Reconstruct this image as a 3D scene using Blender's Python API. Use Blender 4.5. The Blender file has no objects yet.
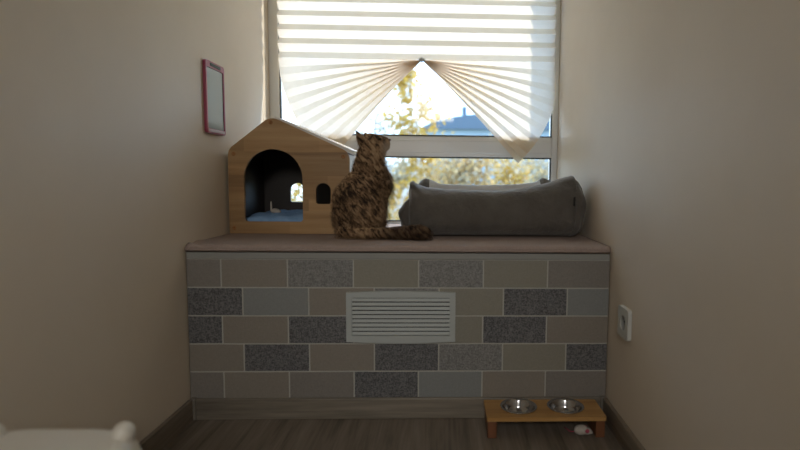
import bpy, bmesh, math, random
from mathutils import Vector, Matrix, noise
R = math.radians
scn = bpy.context.scene
COL = scn.collection
random.seed(7)

# ------------------------------------------------------------------ camera
cam_d = bpy.data.cameras.new('camera')
cam = bpy.data.objects.new('camera', cam_d); COL.objects.link(cam)
YAW, PITCH, ROLL = 0.03452, -0.08514, 0.00952
fw = Vector((math.sin(YAW)*math.cos(PITCH), math.cos(YAW)*math.cos(PITCH), math.sin(PITCH)))
rt = Vector((math.cos(YAW), -math.sin(YAW), 0)); up = rt.cross(fw)
r2 = rt*math.cos(ROLL) + up*math.sin(ROLL); u2 = -rt*math.sin(ROLL) + up*math.cos(ROLL)
mw = Matrix((r2, u2, -fw)).transposed().to_4x4(); mw.translation = Vector((0.79353, -1.66, 0.7625))
cam.matrix_world = mw
cam_d.sensor_width = 36; cam_d.lens = 532.33/800*36; cam_d.shift_x = -61.43/800
cam_d.clip_start = 0.02; cam_d.clip_end = 400
cam_d.dof.use_dof = True; cam_d.dof.focus_distance = 1.98; cam_d.dof.aperture_fstop = 1.8
scn.camera = cam

# ------------------------------------------------------------------ world, sun, added fill light
w = bpy.data.worlds.new('world'); scn.world = w; w.use_nodes = True
nt = w.node_tree; nt.nodes.clear()
wo = nt.nodes.new('ShaderNodeOutputWorld'); bg = nt.nodes.new('ShaderNodeBackground')
tc = nt.nodes.new('ShaderNodeTexCoord'); sep = nt.nodes.new('ShaderNodeSeparateXYZ')
rp = nt.nodes.new('ShaderNodeValToRGB')
nt.links.new(tc.outputs['Generated'], sep.inputs[0]); nt.links.new(sep.outputs['Z'], rp.inputs[0])
rp.color_ramp.elements[0].position = 0.0; rp.color_ramp.elements[0].color = (0.50, 0.73, 1.0, 1)
rp.color_ramp.elements[1].position = 0.7; rp.color_ramp.elements[1].color = (0.28, 0.52, 1.0, 1)
nz = nt.nodes.new('ShaderNodeTexNoise'); nz.inputs['Scale'].default_value = 3.0; nz.inputs['Detail'].default_value = 5
nt.links.new(tc.outputs['Generated'], nz.inputs['Vector'])
cr = nt.nodes.new('ShaderNodeValToRGB'); cr.color_ramp.elements[0].position = .45; cr.color_ramp.elements[1].position = .62
nt.links.new(nz.outputs['Fac'], cr.inputs[0])
mx = nt.nodes.new('ShaderNodeMix'); mx.data_type = 'RGBA'
nt.links.new(cr.outputs[0], mx.inputs[0]); nt.links.new(rp.outputs[0], mx.inputs[6]); mx.inputs[7].default_value = (.68, .83, 1, 1)
nt.links.new(mx.outputs[2], bg.inputs[0]); bg.inputs[1].default_value = 2.2
nt.links.new(bg.outputs[0], wo.inputs[0])

def light(name, kind, loc, energy, color, direction=None, **kw):
    d = bpy.data.lights.new(name, kind); d.energy = energy; d.color = color
    for k, v in kw.items(): setattr(d, k, v)
    o = bpy.data.objects.new(name, d); COL.objects.link(o); o.location = loc
    if direction is not None:
        o.rotation_euler = Vector(direction).to_track_quat('-Z', 'Y').to_euler()
    return o
light('sun', 'SUN', (4, 6, 9), 2.7, (1.0, 0.87, 0.70), (-0.85, -1.0, -0.95), angle=R(0.6))
light('rear_fill_light', 'AREA', (0.66, -3.2, 1.7), 1.3, (1.0, 0.96, 0.90), (0, 1.0, -.42), size=0.5, spread=R(62))  # unseen fill added behind the camera, narrow beam aimed at the tiled front

vs = scn.view_settings
scn.display_settings.display_device = 'sRGB'
vs.view_transform = 'Standard'; vs.look = 'None'; vs.gamma = 1; vs.use_curve_mapping = False
vs.exposure = 1.1

# ------------------------------------------------------------------ materials
def mat(name, color, rough=0.6, metal=0.0, spec=0.5, coat=0.0):
    m = bpy.data.materials.new(name); m.use_nodes = True
    b = m.node_tree.nodes['Principled BSDF']
    b.inputs['Base Color'].default_value = (*color, 1); b.inputs['Roughness'].default_value = rough
    b.inputs['Metallic'].default_value = metal; b.inputs['Specular IOR Level'].default_value = spec
    b.inputs['Coat Weight'].default_value = coat
    return m
def N(m, t, **kw):
    n = m.node_tree.nodes.new(t)
    for k, v in kw.items():
        if k in n.inputs: n.inputs[k].default_value = v
        else: setattr(n, k, v)
    return n
def L(m, a, b): m.node_tree.links.new(a, b)
def coords(m, scale=(1, 1, 1), rot=(0, 0, 0), kind='Object'):
    t = N(m, 'ShaderNodeTexCoord'); mp = N(m, 'ShaderNodeMapping')
    if any(rot): mp.vector_type = 'TEXTURE'; scale = [1/q for q in scale]
    mp.inputs['Scale'].default_value = scale; mp.inputs['Rotation'].default_value = rot
    L(m, t.outputs[kind], mp.inputs[0]); return mp.outputs[0]
def ramp(m, fac, stops):
    r = N(m, 'ShaderNodeValToRGB'); e = r.color_ramp.elements
    while len(e) < len(stops): e.new(0.5)
    for i, (p, c) in enumerate(stops): e[i].position = p; e[i].color = (*c, 1)
    L(m, fac, r.inputs[0]); return r.outputs[0]
def noisemat(name, c1, c2, scale=(5, 5, 5), rough=0.6, detail=6, bump=0.0, nscale=1.0, lo=.35, hi=.65, rot=(0, 0, 0), bdist=.002, **kw):
    m = mat(name, c1, rough, **kw); b = m.node_tree.nodes['Principled BSDF']
    v = coords(m, scale, rot); n = N(m, 'ShaderNodeTexNoise', Scale=nscale, Detail=detail, Roughness=0.6)
    L(m, v, n.inputs['Vector'])
    L(m, ramp(m, n.outputs['Fac'], [(lo, c1), (hi, c2)]), b.inputs['Base Color'])
    if bump:
        bp = N(m, 'ShaderNodeBump', Strength=bump, Distance=bdist); L(m, n.outputs['Fac'], bp.inputs['Height'])
        L(m, bp.outputs[0], b.inputs['Normal'])
    return m

M = {}
M['wall'] = noisemat('wall_paint', (.75, .648, .52), (.79, .688, .56), (1.2, 1.2, 1.2), .55, bump=.05, nscale=2)
M['ceil'] = mat('ceiling_paint', (.7, .67, .62), .8)
def woodmat(name, dark, mid, lite, grain, rough=.5, sc=1.0, rings=1.0, bump=.15):
    m = mat(name, mid, rough); b = m.node_tree.nodes['Principled BSDF']
    s = {'x': (1.2, 22, 22), 'y': (22, 1.2, 22), 'z': (22, 22, 1.2)}[grain]
    v = coords(m, tuple(q*sc for q in s))
    n1 = N(m, 'ShaderNodeTexNoise', Scale=1.0, Detail=8, Roughness=.65, Distortion=.6); L(m, v, n1.inputs['Vector'])
    v2 = coords(m, tuple(q*sc*5 for q in s)); n2 = N(m, 'ShaderNodeTexNoise', Scale=1.0, Detail=3); L(m, v2, n2.inputs['Vector'])
    mix = N(m, 'ShaderNodeMath', operation='MULTIPLY_ADD'); L(m, n2.outputs['Fac'], mix.inputs[0]); mix.inputs[1].default_value = .35
    L(m, n1.outputs['Fac'], mix.inputs[2])
    L(m, ramp(m, mix.outputs[0], [(.45, dark), (.66, mid), (.88, lite)]), b.inputs['Base Color'])
    bp = N(m, 'ShaderNodeBump', Strength=bump, Distance=.001); L(m, mix.outputs[0], bp.inputs['Height']); L(m, bp.outputs[0], b.inputs['Normal'])
    return m
M['floor'] = woodmat('laminate_floor', (.08, .063, .048), (.19, .156, .122), (.28, .235, .19), 'y', .42)
M['skirt_x'] = woodmat('laminate_skirting_x', (.09, .075, .058), (.19, .165, .13), (.29, .25, .20), 'x', .5)
M['skirt_y'] = woodmat('laminate_skirting_y', (.10, .078, .058), (.21, .17, .13), (.30, .25, .195), 'y', .5)
M['corner'] = noisemat('skirting_corner_plastic', (.16, .145, .12), (.2, .18, .15), (30, 30, 30), .5)
M['house_wood'] = woodmat('pine_board', (.28, .15, .06), (.43, .255, .11), (.53, .34, .165), 'x', .45, .55)
m = M['house_wood']; b_ = m.node_tree.nodes['Principled BSDF']; src = b_.inputs['Base Color'].links[0].from_socket
sp = N(m, 'ShaderNodeSeparateXYZ'); L(m, coords(m), sp.inputs[0])
dv = N(m, 'ShaderNodeMath', operation='DIVIDE'); L(m, sp.outputs['Z'], dv.inputs[0]); dv.inputs[1].default_value = .043
fl = N(m, 'ShaderNodeMath', operation='FLOOR'); L(m, dv.outputs[0], fl.inputs[0])
xs_ = N(m, 'ShaderNodeMath', operation='DIVIDE'); L(m, sp.outputs['X'], xs_.inputs[0]); xs_.inputs[1].default_value = .27
ad_ = N(m, 'ShaderNodeMath', operation='MULTIPLY_ADD'); L(m, fl.outputs[0], ad_.inputs[0]); ad_.inputs[1].default_value = .37; L(m, xs_.outputs[0], ad_.inputs[2])
fx_ = N(m, 'ShaderNodeMath', operation='FLOOR'); L(m, ad_.outputs[0], fx_.inputs[0])
cb = N(m, 'ShaderNodeCombineXYZ'); L(m, fl.outputs[0], cb.inputs[0]); L(m, fx_.outputs[0], cb.inputs[1])
wn = N(m, 'ShaderNodeTexWhiteNoise'); L(m, cb.outputs[0], wn.inputs['Vector'])
mr = N(m, 'ShaderNodeMapRange'); L(m, wn.outputs['Value'], mr.inputs[0]); mr.inputs[3].default_value = .72; mr.inputs[4].default_value = 1.12
vm = N(m, 'ShaderNodeVectorMath', operation='SCALE'); L(m, src, vm.inputs[0]); L(m, mr.outputs[0], vm.inputs['Scale']); L(m, vm.outputs[0], b_.inputs['Base Color'])
M['house_edge'] = mat('board_cut_edge', (.5, .36, .22), .6)
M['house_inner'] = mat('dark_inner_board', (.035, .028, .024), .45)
M['house_roof'] = mat('white_laminate', (.75, .72, .68), .4)
M['screw'] = mat('copper_screw', (.35, .17, .07), .35, .7)
M['bamboo'] = woodmat('bamboo', (.34, .17, .05), (.47, .255, .08), (.53, .31, .12), 'x', .4, .8)
M['bamboo_dark'] = woodmat('dark_bamboo', (.11, .04, .02), (.18, .07, .03), (.23, .095, .045), 'z', .4, .8)
M['steel'] = mat('polished_steel', (.50, .50, .51), .13, 1.0)
M['cream_plastic'] = mat('cream_plastic', (.78, .74, .66), .35)
M['white_plastic'] = mat('white_plastic', (.62, .63, .60), .4)
M['vent'] = mat('grille_plastic', (.45, .48, .47), .45)
M['vent_dark'] = mat('duct_shadow', (.05, .055, .055), .9)
M['pvc'] = mat('window_pvc', (.82, .82, .80), .3)
M['gasket'] = mat('rubber_gasket', (.03, .035, .035), .6)
M['pink_plastic'] = mat('pink_plastic', (.36, .06, .11), .35)
M['screen'] = mat('lcd_screen', (.26, .31, .30), .12)
M['black'] = mat('black_fabric', (.01, .01, .01), .7)
M['mattress'] = noisemat('dusty_pink_fabric', (.33, .255, .225), (.37, .29, .255), (180, 180, 180), .92, bump=.3, detail=2)
M['bed'] = noisemat('grey_velour', (.088, .078, .067), (.125, .112, .097), (9, 9, 9), .85, bump=.8, bdist=.018, detail=5)
M['bed'].node_tree.nodes['Principled BSDF'].inputs['Sheen Weight'].default_value = .35
M['bed_pale'] = noisemat('pale_grey_fabric', (.5, .5, .5), (.58, .58, .58), (20, 20, 20), .9, bump=.3)
M['blue'] = noisemat('blue_fleece', (.20, .36, .62), (.28, .46, .72), (30, 30, 30), .95, bump=.5)
M['toy_white'] = noisemat('white_plush', (.46, .42, .37), (.56, .51, .46), (90, 90, 90), .95, bump=.5)
M['toy_pink'] = mat('pink_felt', (.45, .08, .12), .9)
M['strip'] = mat('white_edge_strip', (.30, .30, .28), .5)

# translucent pleated paper
m = bpy.data.materials.new('pleated_paper'); m.use_nodes = True; M['paper'] = m
ntr = m.node_tree; ntr.nodes.clear()
o_ = N(m, 'ShaderNodeOutputMaterial'); df = N(m, 'ShaderNodeBsdfDiffuse', Color=(.86, .68, .45, 1)); tl = N(m, 'ShaderNodeBsdfTranslucent', Color=(.86, .80, .69, 1))
ms = N(m, 'ShaderNodeMixShader', Fac=.5)
nn = N(m, 'ShaderNodeTexNoise', Scale=1.0, Detail=5); L(m, coords(m, (25, 25, 60)), nn.inputs['Vector'])
L(m, ramp(m, nn.outputs['Fac'], [(.3, (.92, .87, .79)), (.7, (.98, .94, .87))]), tl.inputs[0])
L(m, df.outputs[0], ms.inputs[1]); L(m, tl.outputs[0], ms.inputs[2]); L(m, ms.outputs[0], o_.inputs[0])
# thin pane glass
m = bpy.data.materials.new('pane_glass'); m.use_nodes = True; M['glass'] = m
m.node_tree.nodes.clear()
o_ = N(m, 'ShaderNodeOutputMaterial'); tr = N(m, 'ShaderNodeBsdfTransparent', Color=(.97, .985, .98, 1)); gl = N(m, 'ShaderNodeBsdfGlossy', Roughness=.0)
fr = N(m, 'ShaderNodeFresnel', IOR=1.25); ms = N(m, 'ShaderNodeMixShader')
L(m, fr.outputs[0], ms.inputs[0]); L(m, tr.outputs[0], ms.inputs[1]); L(m, gl.outputs[0], ms.inputs[2]); L(m, ms.outputs[0], o_.inputs[0])

# tiles: woven texture
def tilemat(name, c1, c2, sc, strength):
    m = mat(name, c1, .55); b = m.node_tree.nodes['Principled BSDF']
    vv = coords(m, (1, 1, 1))
    a = N(m, 'ShaderNodeTexNoise', Scale=1.0, Detail=2); L(m, coords(m, (sc, 1, sc*.35)), a.inputs['Vector'])
    c = N(m, 'ShaderNodeTexNoise', Scale=1.0, Detail=2); L(m, coords(m, (sc*.35, 1, sc)), c.inputs['Vector'])
    ad = N(m, 'ShaderNodeMath', operation='ADD'); L(m, a.outputs['Fac'], ad.inputs[0]); L(m, c.outputs['Fac'], ad.inputs[1])
    hf = N(m, 'ShaderNodeMath', operation='MULTIPLY'); L(m, ad.outputs[0], hf.inputs[0]); hf.inputs[1].default_value = .5
    L(m, ramp(m, hf.outputs[0], [(.5-strength, c1), (.5+strength, c2)]), b.inputs['Base Color'])
    return m
T = {
 'D': tilemat('tile_charcoal_weave', (.06, .06, .063), (.20, .20, .205), 420, .10),
 'M': tilemat('tile_mid_weave', (.14, .14, .135), (.30, .295, .285), 420, .12),
 'B': tilemat('tile_beige_linen', (.225, .20, .17), (.285, .257, .22), 500, .2),
 'G': tilemat('tile_greenish_linen', (.235, .222, .18), (.29, .275, .23), 500, .2),
 'U': tilemat('tile_bluegrey_linen', (.215, .225, .22), (.27, .28, .275), 500, .2),
 'W': tilemat('tile_warm_grey_linen', (.195, .178, .16), (.26, .24, .218), 500, .2),
}
M['grout'] = mat('grout', (.46, .45, .41), .8)

# ------------------------------------------------------------------ helpers
def root_loc(p):
    while p.parent: p = p.parent
    return p.location
def obj(name, bm, m, parent=None, smooth=False, wn=False):
    me = bpy.data.meshes.new(name)
    if parent is not None: bmesh.ops.translate(bm, verts=bm.verts, vec=-root_loc(parent))
    bmesh.ops.recalc_face_normals(bm, faces=bm.faces) if len(bm.faces) < 60000 else None
    bm.to_mesh(me); bm.free()
    for x in (m if isinstance(m, list) else [m]): me.materials.append(x)
    if smooth:
        for p in me.polygons: p.use_smooth = True
    o = bpy.data.objects.new(name, me); COL.objects.link(o)
    if parent is not None: o.parent = parent
    return o
def tag(o, label, cat, group=None, kind=None):
    o['label'] = label; o['category'] = cat
    if group: o['group'] = group
    if kind: o['kind'] = kind
    return o
def thing(name, label, cat, loc, group=None):
    o = bpy.data.objects.new(name, None); COL.objects.link(o); o.location = loc; o.empty_display_size = .05
    return tag(o, label, cat, group)
def struct(name, bm, m, parent=None, smooth=False):
    o = obj(name, bm, m, parent, smooth)
    if parent is None: o['kind'] = 'structure'
    return o
def merge(bm, src, mi=None):
    me = bpy.data.meshes.new('t')
    if mi is not None:
        for f in src.faces: f.material_index = mi
    src.to_mesh(me); src.free(); bm.from_mesh(me); bpy.data.meshes.remove(me)
def box(bm, lo, hi, bev=0, seg=2, mi=None, mtx=None):
    b = bmesh.new(); bmesh.ops.create_cube(b, size=1)
    for v in b.verts: v.co = Vector([lo[i]+(v.co[i]+.5)*(hi[i]-lo[i]) for i in range(3)])
    if bev: bmesh.ops.bevel(b, geom=b.edges[:], offset=bev, segments=seg, profile=.5, affect='EDGES')
    if mtx: bmesh.ops.transform(b, matrix=mtx, verts=b.verts)
    merge(bm, b, mi); return bm
def bx(lo, hi, bev=0, seg=2): return box(bmesh.new(), lo, hi, bev, seg)
def ell(bm, c, r, rot=None, sub=3, mi=None):
    b = bmesh.new(); bmesh.ops.create_icosphere(b, subdivisions=sub, radius=1)
    mt = Matrix.Translation(c) @ (rot.to_matrix().to_4x4() if rot else Matrix()) @ Matrix.Diagonal((*r, 1))
    bmesh.ops.transform(b, matrix=mt, verts=b.verts); merge(bm, b, mi); return bm
def tube(bm, pts, rad, n=10, caps=True, mi=None):
    b = bmesh.new(); pts = [Vector(p) for p in pts]; rings = []
    rad = rad if isinstance(rad, (list, tuple)) else [rad]*len(pts)
    for i, p in enumerate(pts):
        d = (pts[min(i+1, len(pts)-1)] - pts[max(i-1, 0)]).normalized()
        a = Vector((0, 0, 1)) if abs(d.z) < .9 else Vector((1, 0, 0))
        s = d.cross(a).normalized(); t = s.cross(d)
        rings.append([b.verts.new(p + (s*math.cos(2*math.pi*k/n) + t*math.sin(2*math.pi*k/n))*rad[i]) for k in range(n)])
    for i in range(len(rings)-1):
        for k in range(n): b.faces.new((rings[i][k], rings[i][(k+1) % n], rings[i+1][(k+1) % n], rings[i+1][k]))
    if caps: b.faces.new(rings[0]); b.faces.new(rings[-1][::-1])
    merge(bm, b, mi); return bm
def lathe(bm, prof, c, n=40, axis='z', mi=None):
    b = bmesh.new(); rings = []
    for (r, z) in prof:
        ring = []
        for k in range(n):
            a = 2*math.pi*k/n; x, y = r*math.cos(a), r*math.sin(a)
            v = {'z': (x, y, z), 'x': (z, x, y), 'y': (x, z, y)}[axis]
            ring.append(b.verts.new(Vector(c)+Vector(v)))
        rings.append(ring)
    for i in range(len(rings)-1):
        for k in range(n): b.faces.new((rings[i][k], rings[i][(k+1) % n], rings[i+1][(k+1) % n], rings[i+1][k]))
    bmesh.ops.remove_doubles(b, verts=b.verts, dist=1e-6)
    merge(bm, b, mi); return bm
def plate(outer, holes, plane, d0, d1, bev=0):
    """flat board with holes: outlines are 2D (u,v); plane 'xz' thick in y, 'xy' thick in z, 'yz' thick in x"""
    b = bmesh.new()
    def P(u, v, d): return {'xz': (u, d, v), 'xy': (u, v, d), 'yz': (d, u, v)}[plane]
    loops = [outer]+holes; edges = []
    for lp in loops:
        vsx = [b.verts.new(P(u, v, d0)) for u, v in lp]
        for i in range(len(vsx)): edges.append(b.edges.new((vsx[i], vsx[(i+1) % len(vsx)])))
    bmesh.ops.triangle_fill(b, edges=edges, use_beauty=True, use_dissolve=False)
    fs = b.faces[:]
    ret = bmesh.ops.extrude_face_region(b, geom=fs)
    vv = [g for g in ret['geom'] if isinstance(g, bmesh.types.BMVert)]
    t = Vector(P(0, 0, d1))-Vector(P(0, 0, d0)); bmesh.ops.translate(b, verts=vv, vec=t)
    bmesh.ops.recalc_face_normals(b, faces=b.faces)
    return b
def arc(cx, cy, r, a0, a1, n): return [(cx+r*math.cos(R(a0+(a1-a0)*i/n)), cy+r*math.sin(R(a0+(a1-a0)*i/n))) for i in range(n+1)]
def arch(x0, x1, z0, z1, rc, n=18):
    r = (x1-x0)/2; cx = (x0+x1)/2
    return arc(x1-rc, z0+rc, rc, -90, 0, 5)+arc(cx, z1-r, r, 0, 180, n)+arc(x0+rc, z0+rc, rc, 180, 270, 5)
def rrect(x0, x1, z0, z1, rc, n=5):
    return arc(x1-rc, z0+rc, rc, -90, 0, n)+arc(x1-rc, z1-rc, rc, 0, 90, n)+arc(x0+rc, z1-rc, rc, 90, 180, n)+arc(x0+rc, z0+rc, rc, 180, 270, n)
def roundpoly(pts, rad, n=6):
    out = []
    for i, p in enumerate(pts):
        p = Vector(p); a = Vector(pts[i-1]); c = Vector(pts[(i+1) % len(pts)]); r = rad[i]
        if r == 0: out.append(tuple(p)); continue
        p0 = p+(a-p).normalized()*r; p1 = p+(c-p).normalized()*r
        for k in range(n+1):
            t = k/n; q = p0*(1-t)**2 + p*2*t*(1-t) + p1*t*t; out.append(tuple(q))
    return out
def ss(a, b, x):
    t = max(0, min(1, (x-a)/(b-a))); return t*t*(3-2*t)

# ------------------------------------------------------------------ measures (metres)
W = 1.325; YW = .83; ZC = .556; YB = -3.4; H = 2.6; YO = .97
# ------------------------------------------------------------------ room shell
struct('floor', bx((-.15, YB, -.1), (W+.15, .05, 0)), M['floor'])
# plank joints as shallow grooves
struct('wall_left', bx((-.15, YB, -.1), (0, YO, H)), M['wall'])
struct('wall_right', bx((W, YB, -.1), (W+.15, YO, H)), M['wall'])
struct('wall_back', bx((-.15, YB-.15, -.1), (W+.15, YB, H)), M['wall'])
struct('ceiling', bx((-.15, YB-.15, H), (W+.15, YO, H+.15)), M['ceil'])
struct('wall_window_parapet', bx((0, .80, -.1), (W, YO, .535)), M['wall'])
struct('wall_window_lintel', bx((0, .83, 2.42), (W, YO, H)), M['wall'])
# skirting
def skirt(name, x0, x1, y0, y1, z1, m):
    b = bmesh.new(); box(b, (x0, y0, 0), (x1, y1, z1), .003)
    return struct(name, b, m)
skirt('baseboard_front', .014, W-.014, -.016, 0, .068, M['skirt_x'])
skirt('baseboard_left', 0, .014, YB, -.0165, .068, M['skirt_y'])
skirt('baseboard_right', W-.014, W, YB, -.0165, .068, M['skirt_y'])
for i, x in enumerate((.004, W-.022)):
    struct('trim_%d' % (i+1), bx((x, -.021, 0), (x+.018, -.002, .071), .004), M['corner'])

# window frame ------------------------------------------------------
wz0, wz1 = .535, 2.42
mt, mbt = .962, .866
b = bmesh.new()
box(b, (0, YW, wz0), (.045, YW+.07, wz1), .004)
box(b, (W-.028, YW, wz0), (W, YW+.07, wz1), .004)
box(b, (.045, YW, wz0), (W-.028, YW+.07, wz0+.03), .004)
box(b, (.045, YW, wz1-.05), (W-.028, YW+.07, wz1), .004)
win = struct('window_1', b, M['pvc'])
b = bmesh.new(); box(b, (.0455, YW+.002, mbt), (W-.0285, YW+.068, mt), .006, 3)
box(b, (.0455, YW-.004, mbt+.018), (W-.0285, YW+.003, mt-.022), .003)
obj('transom_bar', b, M['pvc'], win)
b = bmesh.new()
for z0, z1 in ((wz0+.03, mbt), (mt, wz1-.05)):
    t = .005
    box(b, (.045, YW+.004, z0-.001), (W-.028, YW+.02, z0+t)); box(b, (.045, YW+.004, z1-t), (W-.028, YW+.02, z1+.001))
    box(b, (.044, YW+.004, z0), (.045+t, YW+.02, z1)); box(b, (W-.028-t, YW+.004, z0), (W-.027, YW+.02, z1))
obj('gasket', b, M['gasket'], win)
for z0, z1 in ((wz0+.03, mbt), (mt, wz1-.05)):
    obj('glass_pane', bx((.046, YW+.03, z0), (W-.029, YW+.034, z1)), M['glass'], win)
# slim sill board behind mattress
struct('window_sill', bx((0, .795, .535), (W, YW, .552), .003), M['pvc'])

# ------------------------------------------------------------------ tiled bench
bench = thing('window_bench', 'built-in window bench faced with grey and beige patchwork tiles', 'bench', (W/2, .4, 0))
b = bmesh.new(); box(b, (0.001, .001, 0), (W-.001, .795, .5325))
obj('bench_body', b, M['grout'], bench)
rows = [('WBMGMGW', 0), ('DUBMGDU', 1), ('DBDBGDB', 0), ('BDBDMGD', 1), ('WBWDUBW', 0)]
keys = list(T.keys()); b = bmesh.new()
zt, tp, tw = .5116, .0896, .2036
for r_, (s, off) in enumerate(rows):
    g = [0] + [(.107 if off == 0 else .1715)+k*tw for k in range(7)]
    g = [x for x in g if x < W-.02] + [W]
    for i in range(len(g)-1):
        if i < len(s):
            ch = s[i]
            x0, x1 = g[i]+(.0022 if i else .003), g[i+1]-(.0022 if i < len(g)-2 else .003)
            box(b, (x0, -.007, zt-(r_+1)*tp+.002), (x1, .0008, zt-r_*tp-.002), .0008, 1, keys.index(ch))
tf = obj('tiled_front', b, [T[k] for k in keys], bench)
b = bmesh.new(); box(b, (.003, -.0055, -.0+.003), (W-.003, .0006, .5115)); obj('grout_bed', b, M['grout'], bench)
obj('edge_strip', bx((.004, -.0085, .5125), (W-.004, .0006, .532), .0015), M['strip'], bench)

# ventilation grille --------------------------------------------------
gr = thing('ventilation_grille', 'pale plastic ventilation grille with slats on the tiled bench front', 'vent', (.664, -.007, .25))
x0, x1, z0, z1 = .493, .834, .252, .409
def bow(xa, xb, z, d, n=14): return [(xa+(xb-xa)*i/n, z+d*math.sin(math.pi*i/n)) for i in range(n+1)]
outer = bow(x0, x1, z0, -.006) + bow(x1, x0, z1, .004)
inner = [(x0+.018, z0+.020), (x1-.018, z0+.020), (x1-.018, z1-.017), (x0+.018, z1-.017)]
b = plate(outer, [inner], 'xz', -.0205, -.0085)
bmesh.ops.bevel(b, geom=[e for e in b.edges if len(e.link_faces) == 2 and e.calc_face_angle() > .8 and all(v.co.y < -.02 for v in e.verts)], offset=.002, segments=2, affect='EDGES')
obj('frame', b, M['vent'], gr)
b = bmesh.new(); box(b, (x0+.01, -.010, z0+.012), (x1-.01, -.0082, z1-.01)); obj('backing', b, M['vent_dark'], gr)
b = bmesh.new(); n = 9; hh = (z1-.017-z0-.020)/n
for i in range(n):
    zc = z0+.020+hh*(i+.5)
    mtx = Matrix.Translation((0, -.0155, zc)) @ Matrix.Rotation(R(-32), 4, 'X')
    box(b, (x0+.018, -.0012, -hh*.40), (x1-.018, .0012, hh*.40), .0006, 1, None, mtx)
obj('louvers', b, M['vent'], gr)

# ------------------------------------------------------------------ mattress
def mattress():
    nx, ny, nr = 130, 50, 5
    x0, x1, y0, y1, zb, zt_ = .004, W-.004, -.016, .79, .5335, ZC
    b = bmesh.new(); rc = .011; prof = []
    # cross-section from front bottom, round, over the top, down at back
    prof.append((y0+.004, zb))
    for k in range(9):
        a = R(-90+180*k/8 - 0); 
        prof.append((y0+rc-rc*math.cos(R(-90+180*k/8)), (zb+zt_)/2+(zt_-zb)/2*math.sin(R(-90+180*k/8))))
    for k in range(1, ny): prof.append((y0+rc+(y1-y0-rc)*k/ny, zt_))
    prof.append((y1, zt_)); prof.append((y1, zb))
    g = []
    for i in range(nx+1):
        t = i/nx; x = x0+(x1-x0)*t; row = []
        for (y, z) in prof:
            f = (z-zb)/(zt_-zb)
            wr = .0045*math.exp(-x/.16)*math.sin(x*120+y*60+3*math.sin(y*30)) + .003*math.exp(-x/.3)*noise.noise((x*25, y*18, 0))
            wv = .0012*noise.noise((x*9, y*9, 3))
            z_ = z+(wr*1.0*math.exp(-max(0, y)/.12)+wv)*f
            if y > .10: z_ = min(z_, zt_) if z > zb+.001 else z_
            yy = y+(.0025*math.sin(x*34)*math.exp(-x/.4)+.0012*noise.noise((x*14, 1, z*40)))*(1 if y < .02 else 0)
            row.append(b.verts.new((x, yy, z_)))
        g.append(row)
    for i in range(nx):
        for k in range(len(prof)-1): b.faces.new((g[i][k], g[i+1][k], g[i+1][k+1], g[i][k+1]))
        b.faces.new((g[i][-1], g[i+1][-1], g[i+1][0], g[i][0]))
    b.faces.new(g[0]); b.faces.new(g[-1][::-1])
    return b
matt = thing('bench_mattress', 'thin dusty pink fabric mattress covering the top of the tiled bench', 'mattress', (W/2, .4, .5335))
obj('fabric_cover', mattress(), M['mattress'], matt, True)
b = bmesh.new(); tube(b, [(.006+i*(W-.012)/60, -.0165+.0012*math.sin(i*.9), .5405+.0007*math.sin(i*1.7)) for i in range(61)], .0022, 8)
obj('piping', b, M['mattress'], matt, True)

# ------------------------------------------------------------------ wooden cat house
hy0, hy1 = .31, .665
house = thing('cat_house', 'wooden cat house with pitched roof, arched doorway and small arched window', 'cat house', (.23, .49, ZC))
hz = ZC+.002
hl, hr, hze, hpk = .012, .450, .862, .984
out = roundpoly([(hl, hz), (hr, hz), (hr, hze-.004), (.168, hpk), (hl, hze)], [.006, .006, .028, .03, .024])
door = arch(.068, .279, .602, .866, .012, 26); win2 = arch(.327, .381, .668, .745, .008, 14)
b = plate(out, [door, win2], 'xz', hy0, hy0+.012)
obj('front_panel', b, M['house_wood'], house)
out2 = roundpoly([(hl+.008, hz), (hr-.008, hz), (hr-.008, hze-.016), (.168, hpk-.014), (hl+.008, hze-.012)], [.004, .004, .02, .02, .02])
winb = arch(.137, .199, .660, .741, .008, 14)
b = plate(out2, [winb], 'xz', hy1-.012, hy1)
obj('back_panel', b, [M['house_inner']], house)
def roofseg(p, q, t):
    d = (Vector(q)-Vector(p)).normalized(); nrm = Vector((-d.y, d.x))*t
    return [p, q, (q[0]-nrm.x, q[1]-nrm.y), (p[0]-nrm.x, p[1]-nrm.y)]
b = plate(roofseg((.176, hpk-.0075), (hr+.001, hze-.008+.004), -.010)[::-1], [], 'xz', hy0+.013, hy1+.012)
obj('roof_panel', b, M['house_roof'], house)
b = plate(roofseg((hl-.001, hze-.002), (.1755, hpk-.004), .010), [], 'xz', hy0+.013, hy1+.012)
obj('roof_panel', b, M['house_roof'], house)
b = bmesh.new(); box(b, (hr-.012, hy0+.013, hz), (hr-.001, hy1-.0125, hze-.012), .001, 1)
obj('side_panel', b, M['house_roof'], house)
b = bmesh.new(); box(b, (hl+.001, hy0+.013, hz), (hl+.012, hy1-.0125, hze-.012), .001, 1)
obj('side_panel', b, M['house_roof'], house)
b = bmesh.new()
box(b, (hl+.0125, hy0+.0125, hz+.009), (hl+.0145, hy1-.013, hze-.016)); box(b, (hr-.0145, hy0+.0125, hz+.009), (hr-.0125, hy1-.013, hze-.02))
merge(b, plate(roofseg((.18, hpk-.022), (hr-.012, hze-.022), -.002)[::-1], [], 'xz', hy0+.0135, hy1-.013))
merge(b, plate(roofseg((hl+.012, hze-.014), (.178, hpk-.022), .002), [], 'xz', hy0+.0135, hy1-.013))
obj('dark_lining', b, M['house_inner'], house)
b = bmesh.new(); box(b, (hl+.013, hy0+.0125, hz), (hr-.013, hy1-.0125, hz+.009)); obj('floor_panel', b, M['house_inner'], house)
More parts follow.
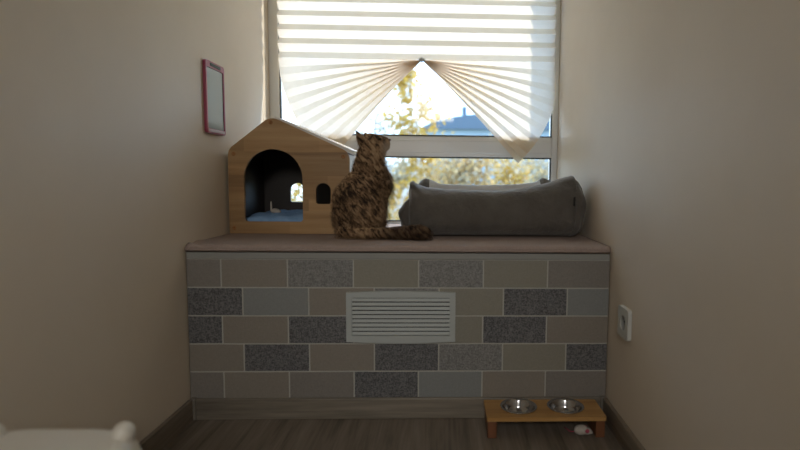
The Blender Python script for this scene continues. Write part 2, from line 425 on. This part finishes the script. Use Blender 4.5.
for sx, sz in ((.168, .962), (.428, .842), (.033, .848), (.028, .578), (.432, .578)):
    b = bmesh.new(); lathe(b, [(.0, -.0012), (.003, -.0012), (.0034, -.002), (.0068, -.0016), (.0078, .0008)], (sx, hy0-.0004, sz), 16, 'y')
    obj('screw', b, M['screw'], house, True)
# blue cushion inside
def softpad(x0, x1, y0, y1, z0, z1, amp=.004, seed=0, nx=26, ny=20, e=4.0):
    b = bmesh.new(); g = []
    for sgn in (1, -1):
        gg = []
        for i in range(nx+1):
            row = []
            for j in range(ny+1):
                u, v = -1+2*i/nx, -1+2*j/ny
                h = (max(0, 1-abs(u)**e)*max(0, 1-abs(v)**e))**.45
                z = (z0+z1)/2+sgn*h*(z1-z0)/2
                if sgn > 0: z += amp*h*noise.noise((u*4+seed, v*4, seed))
                row.append(b.verts.new((x0+(x1-x0)*(u+1)/2, y0+(y1-y0)*(v+1)/2, z)))
            gg.append(row)
        for i in range(nx):
            for j in range(ny): b.faces.new((gg[i][j], gg[i+1][j], gg[i+1][j+1], gg[i][j+1]))
    bmesh.ops.remove_doubles(b, verts=b.verts, dist=1e-5)
    return b
tag(obj('pet_cushion', softpad(.036, .424, .33, .645, hz+.0095, .628, .016, 2), M['blue'], None, True), 'crumpled blue fleece cushion lying inside the wooden cat house', 'cushion')
b = bmesh.new(); ell(b, (.150, .40, .636), (.018, .013, .010)); ell(b, (.137, .395, .652), (.0035, .003, .022)); ell(b, (.162, .40, .634), (.010, .010, .007))
tag(obj('plush_toy', b, M['toy_white'], None, True), 'small white plush toy on the blue cushion in the cat house', 'toy')

# ------------------------------------------------------------------ pleated blind
G = Vector((.693, .812, 1.300))
blind = thing('pleated_blind', 'cream pleated paper blind gathered at the middle into two fans', 'blind', (.67, .812, 1.30))
b = bmesh.new(); pitch = .0304; amp = .0135; k = 0; prev = None; nxs = 24
z = G.z
rowsz = []
while z < 2.36: rowsz.append((z, amp if k % 2 else -amp)); z += pitch; k += 1
for z, a in rowsz:
    row = []
    for i in range(nxs+1):
        x = .050+(1.299-.050)*i/nxs
        f = 1.0
        if abs(z-G.z) < 1e-6: f = .4
        row.append(b.verts.new((x, .812+a*f, z)))
    if prev:
        for i in range(nxs): b.faces.new((prev[i], prev[i+1], row[i+1], row[i]))
    prev = row
obj('pleated_sheet', b, M['paper'], blind)
def fan(side):
    """side +1 right, -1 left"""
    b = bmesh.new(); npl = 8; nf = npl*2
    end = 46.0 if side > 0 else 47.5
    angs = [end*(i/nf)**.93 for i in range(nf+1)]
    radii = [0.004, .02, .05, .09, .14, .2, .27, .34, .41, .48, .54, .59, 1.0]
    grid = []
    for i, a in enumerate(angs):
        Rm = .600 if side > 0 else .640
        if side > 0: Rm = .606+.035*ss(0, 20, a)
        else: Rm = .643-.012*ss(0, 30, a)-.10*ss(30, 47, a)
        fw_ = .034; col = []
        for r in radii:
            rr = r if r < 1 else Rm
            if r < 1: rr = r*Rm/.64
            th = R(a)
            sag = .016*math.sin(math.pi*min(1, rr/Rm))*math.sin(R(a*2))*1.0
            da = R(angs[min(i+1, nf)]-angs[max(i-1, 0)])/2
            A = .5*math.sqrt(max(.0001, fw_**2-(rr*da)**2))*ss(-.03, .09, rr)
            A = min(A, .0145)*(1-.45*ss(.1, .5, rr))
            y = G.y+(A if i % 2 else -A)
            if i == 0: y = G.y-A*.6
            z = G.z-rr*math.sin(th)+sag*.6
            x = G.x+side*(rr*math.cos(th))
            col.append(b.verts.new((x, y, z)))
        grid.append(col)
    for i in range(nf):
        for j in range(len(radii)-1): b.faces.new((grid[i][j], grid[i+1][j], grid[i+1][j+1], grid[i][j+1]))
    return b
for s in (1, -1): obj('gathered_fan', fan(s), M['paper'], blind)
b = bmesh.new(); box(b, (G.x-.014, G.y-.022, G.z-.009), (G.x+.014, G.y-.014, G.z+.004), .002); box(b, (G.x-.004, G.y-.024, G.z-.014), (G.x+.004, G.y-.016, G.z+.008), .002)
obj('clip', b, M['white_plastic'], blind)
obj('top_rail', bx((.05, .795, 2.365), (1.29, .829, 2.41), .003), M['pvc'], blind)

# ------------------------------------------------------------------ grey pet bed
bed = thing('pet_bed', 'grey velour pet bed with raised bolster sides lying beside the cat', 'pet bed', (.98, .45, ZC))
def interp(tab, x):
    if x <= tab[0][0]: return tab[0][1]
    for (a, va), (c, vc) in zip(tab, tab[1:]):
        if x <= c:
            t = (x-a)/(c-a); t = t*t*(3-2*t) if False else t
            return va+(vc-va)*t
    return tab[-1][1]
def bolster(axis, s0, s1, ctr, half, ztop, zbot, e=2.6, ns=70, nc=40, endr=.03, flat_end=True, wr=.004, seed=0):
    """loft along axis; ztop/half are functions of s"""
    b = bmesh.new(); rings = []
    for i in range(ns+1):
        t = i/ns; s = s0+(s1-s0)*(.5-.5*math.cos(math.pi*t))
        d = min(s-s0, s1-s)
        sh = 1.0 if d >= endr else (max(0, 1-((endr-d)/endr)**2))**.5
        sh = .30+.70*sh if flat_end else max(.02, sh)
        zt_, zb_ = ztop(s), zbot(s); hw = half(s)*(.55+.45*sh)
        zc = (zt_+zb_)/2; hh_ = (zt_-zb_)/2*(1 if flat_end else sh)
        ring = []
        for k in range(nc):
            a = 2*math.pi*k/nc; ca, sa = math.cos(a), math.sin(a)
            u = math.copysign(abs(ca)**(2/e), ca); v = math.copysign(abs(sa)**(2/e), sa)
            fold = wr*(math.exp(-(d/.09)**2)*math.sin(a*7+seed+d*25)+.5*noise.noise((s*14+seed, u*2, v*2)))*(1-.8*max(0, -v))
            u_ = u*hw+fold*u; v_ = v*hh_
            p = (s, ctr(s)+u_, zc+v_) if axis == 'x' else (ctr(s)+u_, s, zc+v_)
            ring.append(b.verts.new(p))
        rings.append(ring)
    for i in range(ns):
        for k in range(nc): b.faces.new((rings[i][k], rings[i][(k+1) % nc], rings[i+1][(k+1) % nc], rings[i+1][k]))
    b.faces.new(rings[0]); b.faces.new(rings[-1][::-1])
    return b
top_tab = [(.645, .66), (.655, .705), (.668, .752), (.680, .757), (.695, .744), (.73, .733), (.82, .726), (.98, .722), (1.08, .731), (1.18, .754), (1.23, .770), (1.262, .776), (1.285, .779), (1.300, .765), (1.312, .738)]
bot = lambda s: ZC+.001+.05*ss(.67, .645, s)*1.0+.012*ss(1.28, 1.312, s)
b = bolster('x', .660, 1.306, lambda s: .305, lambda s: .098, lambda s: interp(top_tab, s), lambda s: ZC+.001, e=2.5, endr=.035, wr=.008)
for v in b.verts:
    q = (v.co.z-(ZC+.776)/2)/((.776-ZC)/2)
    if v.co.x > 1.2: v.co.x -= (v.co.x-1.2)/.1*.026*q*q
    if v.co.x < .76: v.co.x += (.76-v.co.x)/.1*.012*(1-q*q)
    for (cx_, cz_) in ((.672, .752), (1.285, .772), (1.28, .565), (.68, .57)):
        dd = math.hypot(v.co.x-cx_, v.co.z-cz_); an = math.atan2(v.co.z-cz_, v.co.x-cx_)
        if v.co.y < .305: v.co.y += .0045*math.sin(an*11+cx_*9)*math.exp(-((dd-.05)/.045)**2)
obj('front_bolster', b, M['bed'], bed, True)
top_b = [(.66, .70), (.69, .752), (.712, .768), (.74, .760), (.78, .742), (.95, .738), (1.1, .743), (1.2, .753), (1.235, .775), (1.26, .765), (1.29, .73)]
b = bolster('x', .665, 1.285, lambda s: .705, lambda s: .07, lambda s: interp(top_b, s), lambda s: ZC+.001, e=2.4, endr=.03, wr=.004, seed=3)
for f in b.faces:
    c_ = f.calc_center_median()
    if .735 < c_.x < 1.215 and c_.z > .64: f.material_index = 1  # upper middle of the back bolster in the paler grey
obj('back_bolster', b, [M['bed'], M['bed_pale']], bed, True)
b = bolster('y', .235, .70, lambda s: .704, lambda s: .071, lambda s: .70+.025*ss(.5, .68, s), lambda s: ZC+.001, e=2.1, endr=.045, wr=.004, seed=5)
obj('side_bolster', b, M['bed'], bed, True)
b = bolster('y', .36, .70, lambda s: 1.245, lambda s: .06, lambda s: .72+.03*(2*(s-.53)/.34)**2, lambda s: ZC+.001, e=2.3, endr=.03, wr=.004, seed=6)
obj('side_bolster', b, M['bed'], bed, True)
obj('inner_cushion', softpad(.75, 1.22, .40, .66, ZC+.002, .64, .006, 8), M['bed_pale'], bed, True)
# piping along the right-hand end panel, black care tag
b = bmesh.new(); pts = []
for k in range(33):
    a = 2*math.pi*k/32; ca, sa = math.cos(a), math.sin(a)
    u = math.copysign(abs(ca)**(2/2.5), ca); v = math.copysign(abs(sa)**(2/2.5), sa)
    pts.append((1.262+.004*v, .305+u*.1005, (.776+ZC)/2+v*((.776-ZC)/2+.002)))
tube(b, pts, .0026, 6); obj('piping', b, M['bed'], bed, True)
b = bmesh.new(); box(b, (1.255, .1985, .672), (1.2585, .2035, .706), .0008, 1); box(b, (1.2515, .199, .674), (1.2555, .2025, .704), .0008, 1)
obj('care_tag', b, M['black'], bed)

# ------------------------------------------------------------------ cat
def catmat(name, hair=False):
    m = mat(name, (.2, .13, .08), .75, spec=.25); bs = m.node_tree.nodes['Principled BSDF']
    n1 = N(m, 'ShaderNodeTexNoise', Scale=1.0, Detail=3.0, Roughness=.55, Distortion=.5); L(m, coords(m, (108, 75, 36), (0, R(-42), 0)), n1.inputs['Vector'])
    n2 = N(m, 'ShaderNodeTexNoise', Scale=220.0, Detail=3.0); L(m, coords(m, (1, 1, .4)), n2.inputs['Vector'])
    n3 = N(m, 'ShaderNodeTexNoise', Scale=9.0, Detail=2.0); L(m, coords(m), n3.inputs['Vector'])
    a = N(m, 'ShaderNodeMath', operation='MULTIPLY_ADD'); L(m, n2.outputs['Fac'], a.inputs[0]); a.inputs[1].default_value = .22; L(m, n1.outputs['Fac'], a.inputs[2])
    a2 = N(m, 'ShaderNodeMath', operation='MULTIPLY_ADD'); L(m, n3.outputs['Fac'], a2.inputs[0]); a2.inputs[1].default_value = .45; L(m, a.outputs[0], a2.inputs[2])
    sc_ = N(m, 'ShaderNodeMath', operation='MULTIPLY'); L(m, a2.outputs[0], sc_.inputs[0]); sc_.inputs[1].default_value = .6
    c = ramp(m, sc_.outputs[0], [(.425, (.028, .018, .013)), (.48, (.15, .09, .048)), (.54, (.32, .20, .11)), (.62, (.48, .34, .20))])
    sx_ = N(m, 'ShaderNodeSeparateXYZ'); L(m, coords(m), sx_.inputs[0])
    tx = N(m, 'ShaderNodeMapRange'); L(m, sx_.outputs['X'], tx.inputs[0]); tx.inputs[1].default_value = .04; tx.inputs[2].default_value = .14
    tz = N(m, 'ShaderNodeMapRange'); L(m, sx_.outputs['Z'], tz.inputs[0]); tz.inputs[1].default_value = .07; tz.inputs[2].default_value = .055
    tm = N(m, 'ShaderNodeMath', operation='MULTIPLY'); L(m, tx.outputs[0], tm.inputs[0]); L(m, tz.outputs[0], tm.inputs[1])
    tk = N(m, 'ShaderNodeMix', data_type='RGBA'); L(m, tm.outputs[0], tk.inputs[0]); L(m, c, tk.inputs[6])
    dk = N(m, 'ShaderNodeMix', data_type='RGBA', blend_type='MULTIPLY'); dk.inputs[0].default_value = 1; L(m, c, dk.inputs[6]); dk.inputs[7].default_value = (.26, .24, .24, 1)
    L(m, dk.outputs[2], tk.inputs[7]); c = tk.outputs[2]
    # paler muzzle, chin and throat
    geo = N(m, 'ShaderNodeTexCoord'); vd = N(m, 'ShaderNodeVectorMath', operation='DISTANCE'); L(m, geo.outputs['Object'], vd.inputs[0])
    vd.inputs[1].default_value = Vector((.600, .235, .865))-CATL
    r_ = ramp(m, vd.outputs['Value'], [(.010, (1, 1, 1)), (.040, (0, 0, 0))])
    mxx = N(m, 'ShaderNodeMix', data_type='RGBA'); L(m, r_, mxx.inputs[0]); L(m, c, mxx.inputs[6]); mxx.inputs[7].default_value = (.42, .34, .26, 1)
    L(m, mxx.outputs[2], bs.inputs['Base Color'])
    return m
CATL = Vector((.49, .235, ZC))
M['cat'] = catmat('tabby_fur')
cat = thing('cat', 'brown tabby cat sitting on the bench with its head raised toward the window', 'cat', CATL)
b = bmesh.new(); V = Vector
def catfit(c): return V((c[0]*.978+.0175, .236+(c[1]-.28)*.8, ZC+(c[2]-ZC)*.990))
def cap(p, q, r0, r1, n=8):
    p, q = V(p), V(q)
    for i in range(n+1):
        t = i/n; ell(b, p.lerp(q, t), (r0+(r1-r0)*t,)*3, sub=2)
ell(b, (.487, .270, .640), (.091, .092, .088))
ell(b, (.484, .275, .692), (.087, .085, .085))
ell(b, (.500, .282, .728), (.076, .074, .070))
ell(b, (.540, .325, .752), (.060, .056, .082))
ell(b, (.562, .332, .745), (.044, .044, .066))
ell(b, (.532, .240, .645), (.052, .052, .084))      # near thigh
ell(b, (.515, .335, .622), (.052, .040, .064))      # far thigh
cap((.530, .297, .790), (.534, .292, .865), .055, .046)
cap((.508, .290, .785), (.515, .290, .85), .046, .036)
# head
ell(b, (.531, .290, .884), (.042, .045, .042))
ell(b, (.548, .290, .872), (.040, .045, .036))      # cheeks
cap((.555, .290, .890), (.579, .290, .894), .031, .022, 5)
cap((.560, .290, .872), (.584, .290, .880), .026, .017, 5)
ell(b, (.587, .290, .900), (.013, .010, .009))       # nose bridge end
ell(b, (.589, .279, .889), (.012, .011, .011)); ell(b, (.589, .301, .889), (.012, .011, .011))
# front legs, paws, hind feet
cap((.565, .335, .72), (.562, .355, .575), .026, .016, 12); cap((.548, .352, .72), (.545, .385, .575), .026, .016, 12)
ell(b, (.572, .355, .567), (.024, .016, .0115)); ell(b, (.556, .388, .567), (.024, .016, .0115))
ell(b, (.562, .245, .568), (.034, .019, .0125)); ell(b, (.555, .345, .568), (.03, .018, .0125))
# tail
tp_ = [(.43, .215, .580), (.48, .190, .578), (.53, .180, .577), (.58, .178, .578), (.63, .176, .579), (.675, .172, .581), (.712, .160, .584), (.728, .153, .583)]
tr_ = [.020, .021, .0205, .021, .023, .0265, .0285, .024]
for i in range(len(tp_)-1): cap(tp_[i], tp_[i+1], tr_[i], tr_[i+1], 6)
# ears (thin cupped triangles)
def ear(base, tip, wdir, wid, th):
    base, tip, wdir = V(base), V(tip), V(wdir).normalized()
    n = 8; up_ = (tip-base)
    nr = up_.cross(wdir).normalized()
    for i in range(n+1):
        t = i/n; c = base+up_*t; wl = wid*(1-t)**.8+.0025
        for k in range(-2, 3):
            u = k/2*wl*.75; ell(b, c+wdir*u+nr*(abs(k)/2)**2*.004*(1-t), (max(.003, wl*.32), th, max(.0035, wl*.3)), nr.to_track_quat('Y', 'Z'), sub=1)
ear((.504, .262, .892), (.484, .254, .931), (.75, -.35, .25), .021, .0035)
ear((.518, .315, .905), (.507, .325, .930), (.7, .35, .35), .016, .0035)
me = bpy.data.meshes.new('t'); b.to_mesh(me); b.free(); to = bpy.data.objects.new('t', me); COL.objects.link(to)
md = to.modifiers.new('r', 'REMESH'); md.mode = 'VOXEL'; md.voxel_size = .0034
md = to.modifiers.new('s', 'SMOOTH'); md.factor = .5; md.iterations = 5
dg = bpy.context.evaluated_depsgraph_get(); dg.update()
me2 = bpy.data.meshes.new_from_object(to.evaluated_get(dg)); bpy.data.objects.remove(to)
b = bmesh.new(); b.from_mesh(me2)
for v in b.verts:
    n_ = noise.noise(v.co*55)*.0022+noise.noise(v.co*140)*.0012
    if v.co.z < .86: v.co += v.normal*n_
    v.co = catfit(v.co); v.co.z = max(v.co.z, ZC+.0012)
catb = obj('body', b, M['cat'], cat, True)
# short fur
vg = catb.vertex_groups.new(name='fur')
for v in catb.data.vertices:
    z = v.co.z+CATL.z; wgt = 1.0 if z < .84 else .45
    if z > .87 : wgt = .35
    if v.co.x+CATL.x > .58 and z > .86: wgt = .16
    vg.add([v.index], wgt, 'REPLACE')
ps = catb.modifiers.new('fur', 'PARTICLE_SYSTEM').particle_system; st = ps.settings
st.type = 'HAIR'; st.count = 26000; st.hair_length = .013; st.hair_step = 3; st.render_step = 3
st.use_advanced_hair = True; st.normal_factor = .0030; st.factor_random = .0012; st.object_align_factor = (0.0004, 0, -.0042)
st.root_radius = .035; st.tip_radius = .004; st.radius_scale = .01
ps.vertex_group_length = 'fur'
for p, name in (((.5665, .2560, .9040), 'eye'), ((.5665, .3240, .9040), 'eye')):
    b = bmesh.new(); ell(b, catfit(p), (.0062, .0045, .0045)); obj(name, b, mat('cat_eye', (.02, .022, .01), .05), cat, True)
b = bmesh.new(); ell(b, catfit((.599, .290, .903)), (.0045, .0055, .004)); obj('nose', b, mat('cat_nose', (.10, .035, .03), .4), cat, True)

# ------------------------------------------------------------------ wall items
tab = thing('writing_tablet', 'pink-rimmed writing tablet hanging on the left wall above the cat house', 'tablet', (.006, .225, .91))
b = plate(rrect(.152, .300, .911, 1.150, .010), [rrect(.160, .292, .926, 1.128, .003)], 'yz', .0015, .0115); obj('rim', b, M['pink_plastic'], tab)
b = bmesh.new(); box(b, (.0015, .158, .924), (.0085, .294, 1.130)); obj('screen', b, M['screen'], tab)
b = bmesh.new(); box(b, (.0112, .185, 1.134), (.013, .268, 1.145), .0008, 1); obj('stylus', b, M['gasket'], tab)
b = bmesh.new(); box(b, (.0015, .160, .915), (.0125, .292, .9245), .001, 1); obj('lower_bar', b, mat('silver_bar', (.55, .45, .47), .3), tab)

so = thing('power_socket', 'white power socket on the right wall near the tiled bench', 'socket', (W, -.172, .355))
b = plate(rrect(-.214, -.130, .312, .400, .008), [arc(-.172, .356, .022, 0, 345, 23)], 'yz', W-.0125, W-.001); obj('faceplate', b, M['white_plastic'], so)
b = bmesh.new(); lathe(b, [(.0225, -.0105), (.0195, -.0095), (.0185, -.002), (0, -.002)], (W, -.172, .356), 28, 'x'); obj('socket_well', b, mat('socket_grey', (.35, .35, .33), .5), so, True)
for dy in (-.0095, .0095):
    b = bmesh.new(); lathe(b, [(.0027, -.004), (.0027, -.0015), (0, -.0015)], (W-.001, -.172+dy, .356), 12, 'x'); obj('pin_hole', b, M['gasket'], so)

# ------------------------------------------------------------------ feeder with bowls
fd = thing('feeding_stand', 'low bamboo feeding stand with two round cutouts on the floor', 'feeding stand', (1.107, -.085, 0))
fx0, fx1, fy0, fy1, fz = .926, 1.282, -.152, -.024, .0655
bc = [(1.030, -.077), (1.176, -.077)]
holes = [arc(x, y, .0505, 0, 352, 44) for x, y in bc]
b = plate(rrect(fx0, fx1, fy0, fy1, .004), holes, 'xy', fz-.0125, fz); obj('top_board', b, M['bamboo'], fd)
for x0_, x1_ in ((fx0+.003, fx0+.030), (fx1-.030, fx1-.003)):
    obj('leg_panel', bx((x0_, fy0+.003, 0.0005), (x1_, fy1-.003, fz-.0128), .002), M['bamboo_dark'], fd)
def bowl(x, y, lab):
    b = bmesh.new()
    pr = [(.0, -.034), (.030, -.034), (.040, -.031), (.048, -.018), (.0515, -.002), (.055, .003), (.0605, .0038), (.0615, .0025), (.0605, .001),
          (.0545, .0004), (.0530, -.003), (.0495, -.020), (.041, -.033), (.030, -.036), (.0, -.036)]
    lathe(b, [(r*.93, fz+z) for r, z in pr], (x, y, 0), 56)
    return tag(obj('food_bowl', b, M['steel'], None, True), lab, 'bowl', 'steel bowls in the feeding stand')
bowl(*bc[0], 'shiny steel bowl in the left cutout of the bamboo feeding stand')
bowl(*bc[1], 'shiny steel bowl in the right cutout of the feeding stand, nearest the right wall')

ms_ = thing('toy_mouse', 'small white plush toy mouse with pink ear under the feeding stand', 'toy', (1.215, -.13, 0))
b = bmesh.new(); ell(b, (1.212, -.130, .0160), (.022, .015, .0155)); ell(b, (1.230, -.131, .012), (.015, .010, .0105)); ell(b, (1.241, -.1315, .0085), (.007, .005, .005))
bm2 = b; obj('plush_body', bm2, M['toy_white'], ms_, True)
for yy in (-.1435, -.1185):
    b = bmesh.new(); ell(b, (1.228, yy, .018), (.0065, .003, .0065)); obj('ear', b, M['toy_pink'], ms_, True)
b = bmesh.new(); tube(b, [(1.193, -.128, .01), (1.182, -.118, .005), (1.178, -.10, .0035), (1.172, -.085, .003)], .0015, 6); obj('tail', b, M['toy_pink'], ms_, True)

# ------------------------------------------------------------------ cream litter box, near left
lb = thing('litter_box', 'cream plastic litter box with rounded lid and knobs in the near left corner', 'litter box', (.17, -1.0, 0))
def rbox(x0, x1, y0, y1, z0, z1, e, taper=.0, n=40, dome=.6):
    b = bmesh.new(); rings = []; cx_, cy_ = (x0+x1)/2, (y0+y1)/2; hx, hy = (x1-x0)/2, (y1-y0)/2
    lv = [(0, 1-taper), (.25, 1-taper*.6), (.5, 1-taper*.3), (.68, 1)] + [(.68+.32*math.sin(R(a)), 1-(1-dome)*(1-math.cos(R(a)))*1.0 if a < 90 else dome) for a in (10, 25, 40, 55, 70, 82, 90)]
    for t, s in lv:
        ring = []
        for k in range(n):
            a = 2*math.pi*k/n; ca, sa = math.cos(a), math.sin(a)
            ring.append(b.verts.new((cx_+hx*s*math.copysign(abs(ca)**(2/e), ca), cy_+hy*s*math.copysign(abs(sa)**(2/e), sa), z0+(z1-z0)*t)))
        rings.append(ring)
    for s, dz in ((.6, .006), (.3, .010), (.02, .011)):
        rings.append([b.verts.new((cx_+(v.co.x-cx_)*s, cy_+(v.co.y-cy_)*s, z1+dz)) for v in rings[len(lv)-1]])
    for i in range(len(rings)-1):
        for k in range(n): b.faces.new((rings[i][k], rings[i][(k+1) % n], rings[i+1][(k+1) % n], rings[i+1][k]))
    b.faces.new(rings[0]); b.faces.new(rings[-1][::-1])
    return b
obj('base', rbox(.018, .325, -1.28, -.76, .001, .20, 5, .08, dome=.98), M['cream_plastic'], lb, True)
obj('lid', rbox(.018, .325, -1.28, -.76, .19, .349, 4.2, 0, n=64, dome=.82), M['cream_plastic'], lb, True)
for x in (.284, .078):
    b = bmesh.new(); ell(b, (x, -.82, .352), (.0165, .018, .018)); ell(b, (x, -.82, .337), (.013, .015, .02)); obj('knob', b, M['cream_plastic'], lb, True)

# ------------------------------------------------------------------ outside
GZ = -6.0
struct('ground', bx((-60, 1.2, GZ-.3), (70, 160, GZ)), noisemat('leaf_litter_grass', (.16, .15, .06), (.32, .25, .10), (.8, .8, .8), .95))
M['bark'] = noisemat('grey_bark', (.16, .13, .11), (.28, .25, .22), (6, 6, 2), .9)
M['birch'] = noisemat('birch_bark', (.55, .52, .5), (.75, .73, .7), (4, 4, 9), .8)
def leafmat(name, c1, c2, c3):
    m = mat(name, c1, .6); b_ = m.node_tree.nodes['Principled BSDF']
    g = N(m, 'ShaderNodeNewGeometry'); c = ramp(m, g.outputs['Random Per Island'], [(.1, c1), (.5, c2), (.9, c3)])
    L(m, c, b_.inputs['Base Color'])
    tl_ = N(m, 'ShaderNodeBsdfTranslucent'); L(m, c, tl_.inputs[0]); mx_ = N(m, 'ShaderNodeMixShader', Fac=.5)
    out_ = [n for n in m.node_tree.nodes if n.type == 'OUTPUT_MATERIAL'][0]
    L(m, b_.outputs[0], mx_.inputs[1]); L(m, tl_.outputs[0], mx_.inputs[2]); L(m, mx_.outputs[0], out_.inputs[0]); return m
M['leaf_y'] = leafmat('yellow_leaves', (.46, .30, .05), (.56, .39, .08), (.46, .34, .16))
M['leaf_o'] = leafmat('ochre_leaves', (.44, .29, .11), (.50, .37, .17), (.33, .30, .22))
M['leaf_g'] = leafmat('grey_olive_leaves', (.28, .28, .22), (.40, .36, .26), (.48, .37, .18))
def tree(x, y, top, rad, nleaf, lm, bm_, label, group=None, zc0=.35, leaf=.11, seed=0, nbr=26, dens=.35):
    rnd = random.Random(seed)
    t = thing('autumn_tree', label, 'tree', (x, y, GZ), group)
    h = top-GZ; b = bmesh.new()
    trunk = [(x+rnd.uniform(-.1, .1)*i, y+rnd.uniform(-.1, .1)*i, GZ+h*i/7) for i in range(8)]
    tube(b, trunk, [.16*(1-i/7.6)*h/9+.01 for i in range(8)], 8)
    ends = []
    for k in range(nbr):
        f = zc0+(1-zc0)*(k+.5)/nbr; i = min(6, int(f*7)); q = f*7-i
        p = V(trunk[i]).lerp(V(trunk[i+1]), q); a = rnd.uniform(0, 6.283); ln = rad*(1.15-.75*abs(f-.6)/.6)*rnd.uniform(.6, 1)
        d = V((math.cos(a), math.sin(a), rnd.uniform(.2, .9))).normalized()
        pts = [p+d*ln*s+V((0, 0, -.12*s*s*ln)) for s in (0, .35, .7, 1)]
        tube(b, pts, [.035, .024, .014, .006], 5); ends.append(pts)
    obj('trunk', b, bm_, t, True)
    vs_, fs_ = [], []
    for k in range(nleaf):
        pts = rnd.choice(ends); s = rnd.uniform(.25, 1)*3; i = min(2, int(s)); c = pts[i].lerp(pts[i+1], s-i)
        c = c+V((rnd.gauss(0, dens), rnd.gauss(0, dens), rnd.gauss(0, dens)))
        u = V((rnd.gauss(0, 1), rnd.gauss(0, 1), rnd.gauss(0, 1))).normalized(); wv = u.orthogonal().normalized()
        wv = Matrix.Rotation(rnd.uniform(0, 6.28), 3, u) @ wv; o2 = u.cross(wv)
        l = leaf*rnd.uniform(.6, 1.2); n0 = len(vs_)
        vs_ += [c-wv*l*.5, c+o2*l*.32+u*l*.06, c+wv*l*.5, c-o2*l*.32+u*l*.06]; fs_.append((n0, n0+1, n0+2, n0+3))
    me = bpy.data.meshes.new('foliage'); rl = V((x, y, GZ)); me.from_pydata([tuple(p-rl) for p in vs_], [], fs_); me.materials.append(lm)
    o = bpy.data.objects.new('foliage', me); COL.objects.link(o); o.parent = t
    return t
tree(-.35, 13, 4.0, .95, 2600, M['leaf_y'], M['birch'], 'tall slender birch with sparse yellow leaves seen between the blind fans', None, .45, .17, 3, 34, .2)
tree(-1.6, 17, 2.9, 1.7, 2600, M['leaf_g'], M['bark'], 'thin sparse grey-leaved tree rising just left of the tall slender birch', None, .4, .12, 5, 30, .35)
G1 = 'yellow autumn trees beyond the window'
spots = [(-1.6, 10, 1.0, 'y'), (.9, 10.2, 1.15, 'o'), (3.3, 10.4, 1.1, 'g'), (5.8, 11, 1.2, 'y'), (-4.2, 11, 1.2, 'o'),
         (-.4, 15.5, 1.1, 'g'), (2.3, 15, 1.2, 'y'), (5.0, 16, 1.5, 'o'), (-6.8, 15, 1.9, 'g'), (-9.5, 16, 2.6, 'y'), (8, 16, 2.0, 'g'), (1.0, 20.5, 1.2, 'o'), (4, 21, 1.3, 'g')]
for i, (x, y, top, c) in enumerate(spots):
    tree(x, y, top, 1.2, 6500, M['leaf_'+c], M['birch'] if i % 3 == 0 else M['bark'], 'bushy yellow-leaved tree in the low dense row filling the lower window pane', G1, .42, .13, 20+i, 44, .24)

# far building with blue grey roof
bd = thing('apartment_building', 'distant pale blue building with a dark roof seen between the blind fans', 'building', (12, 75, GZ))
fac = mat('pale_blue_facade', (.28, .37, .44), .8); rf = mat('blue_grey_roof', (.09, .13, .175), .8); wn_ = mat('facade_window', (.15, .22, .32), .3)
obj('facade', bx((-1.5, 70, GZ), (28, 82, 7.6)), fac, bd)
b = plate([(-2.6, 7.4), (29, 7.4), (27, 9.2), (13, 9.5), (4, 9.3), (.0, 8.6)], [], 'xz', 69.2, 82.5); obj('roof', b, rf, bd)
b = bmesh.new(); box(b, (3.3, 72, 9.4), (3.9, 73, 10.7)); obj('chimney', b, rf, bd)
b = bmesh.new(); box(b, (8.6, 72, 9.4), (9.2, 73, 10.6)); obj('chimney', b, rf, bd)
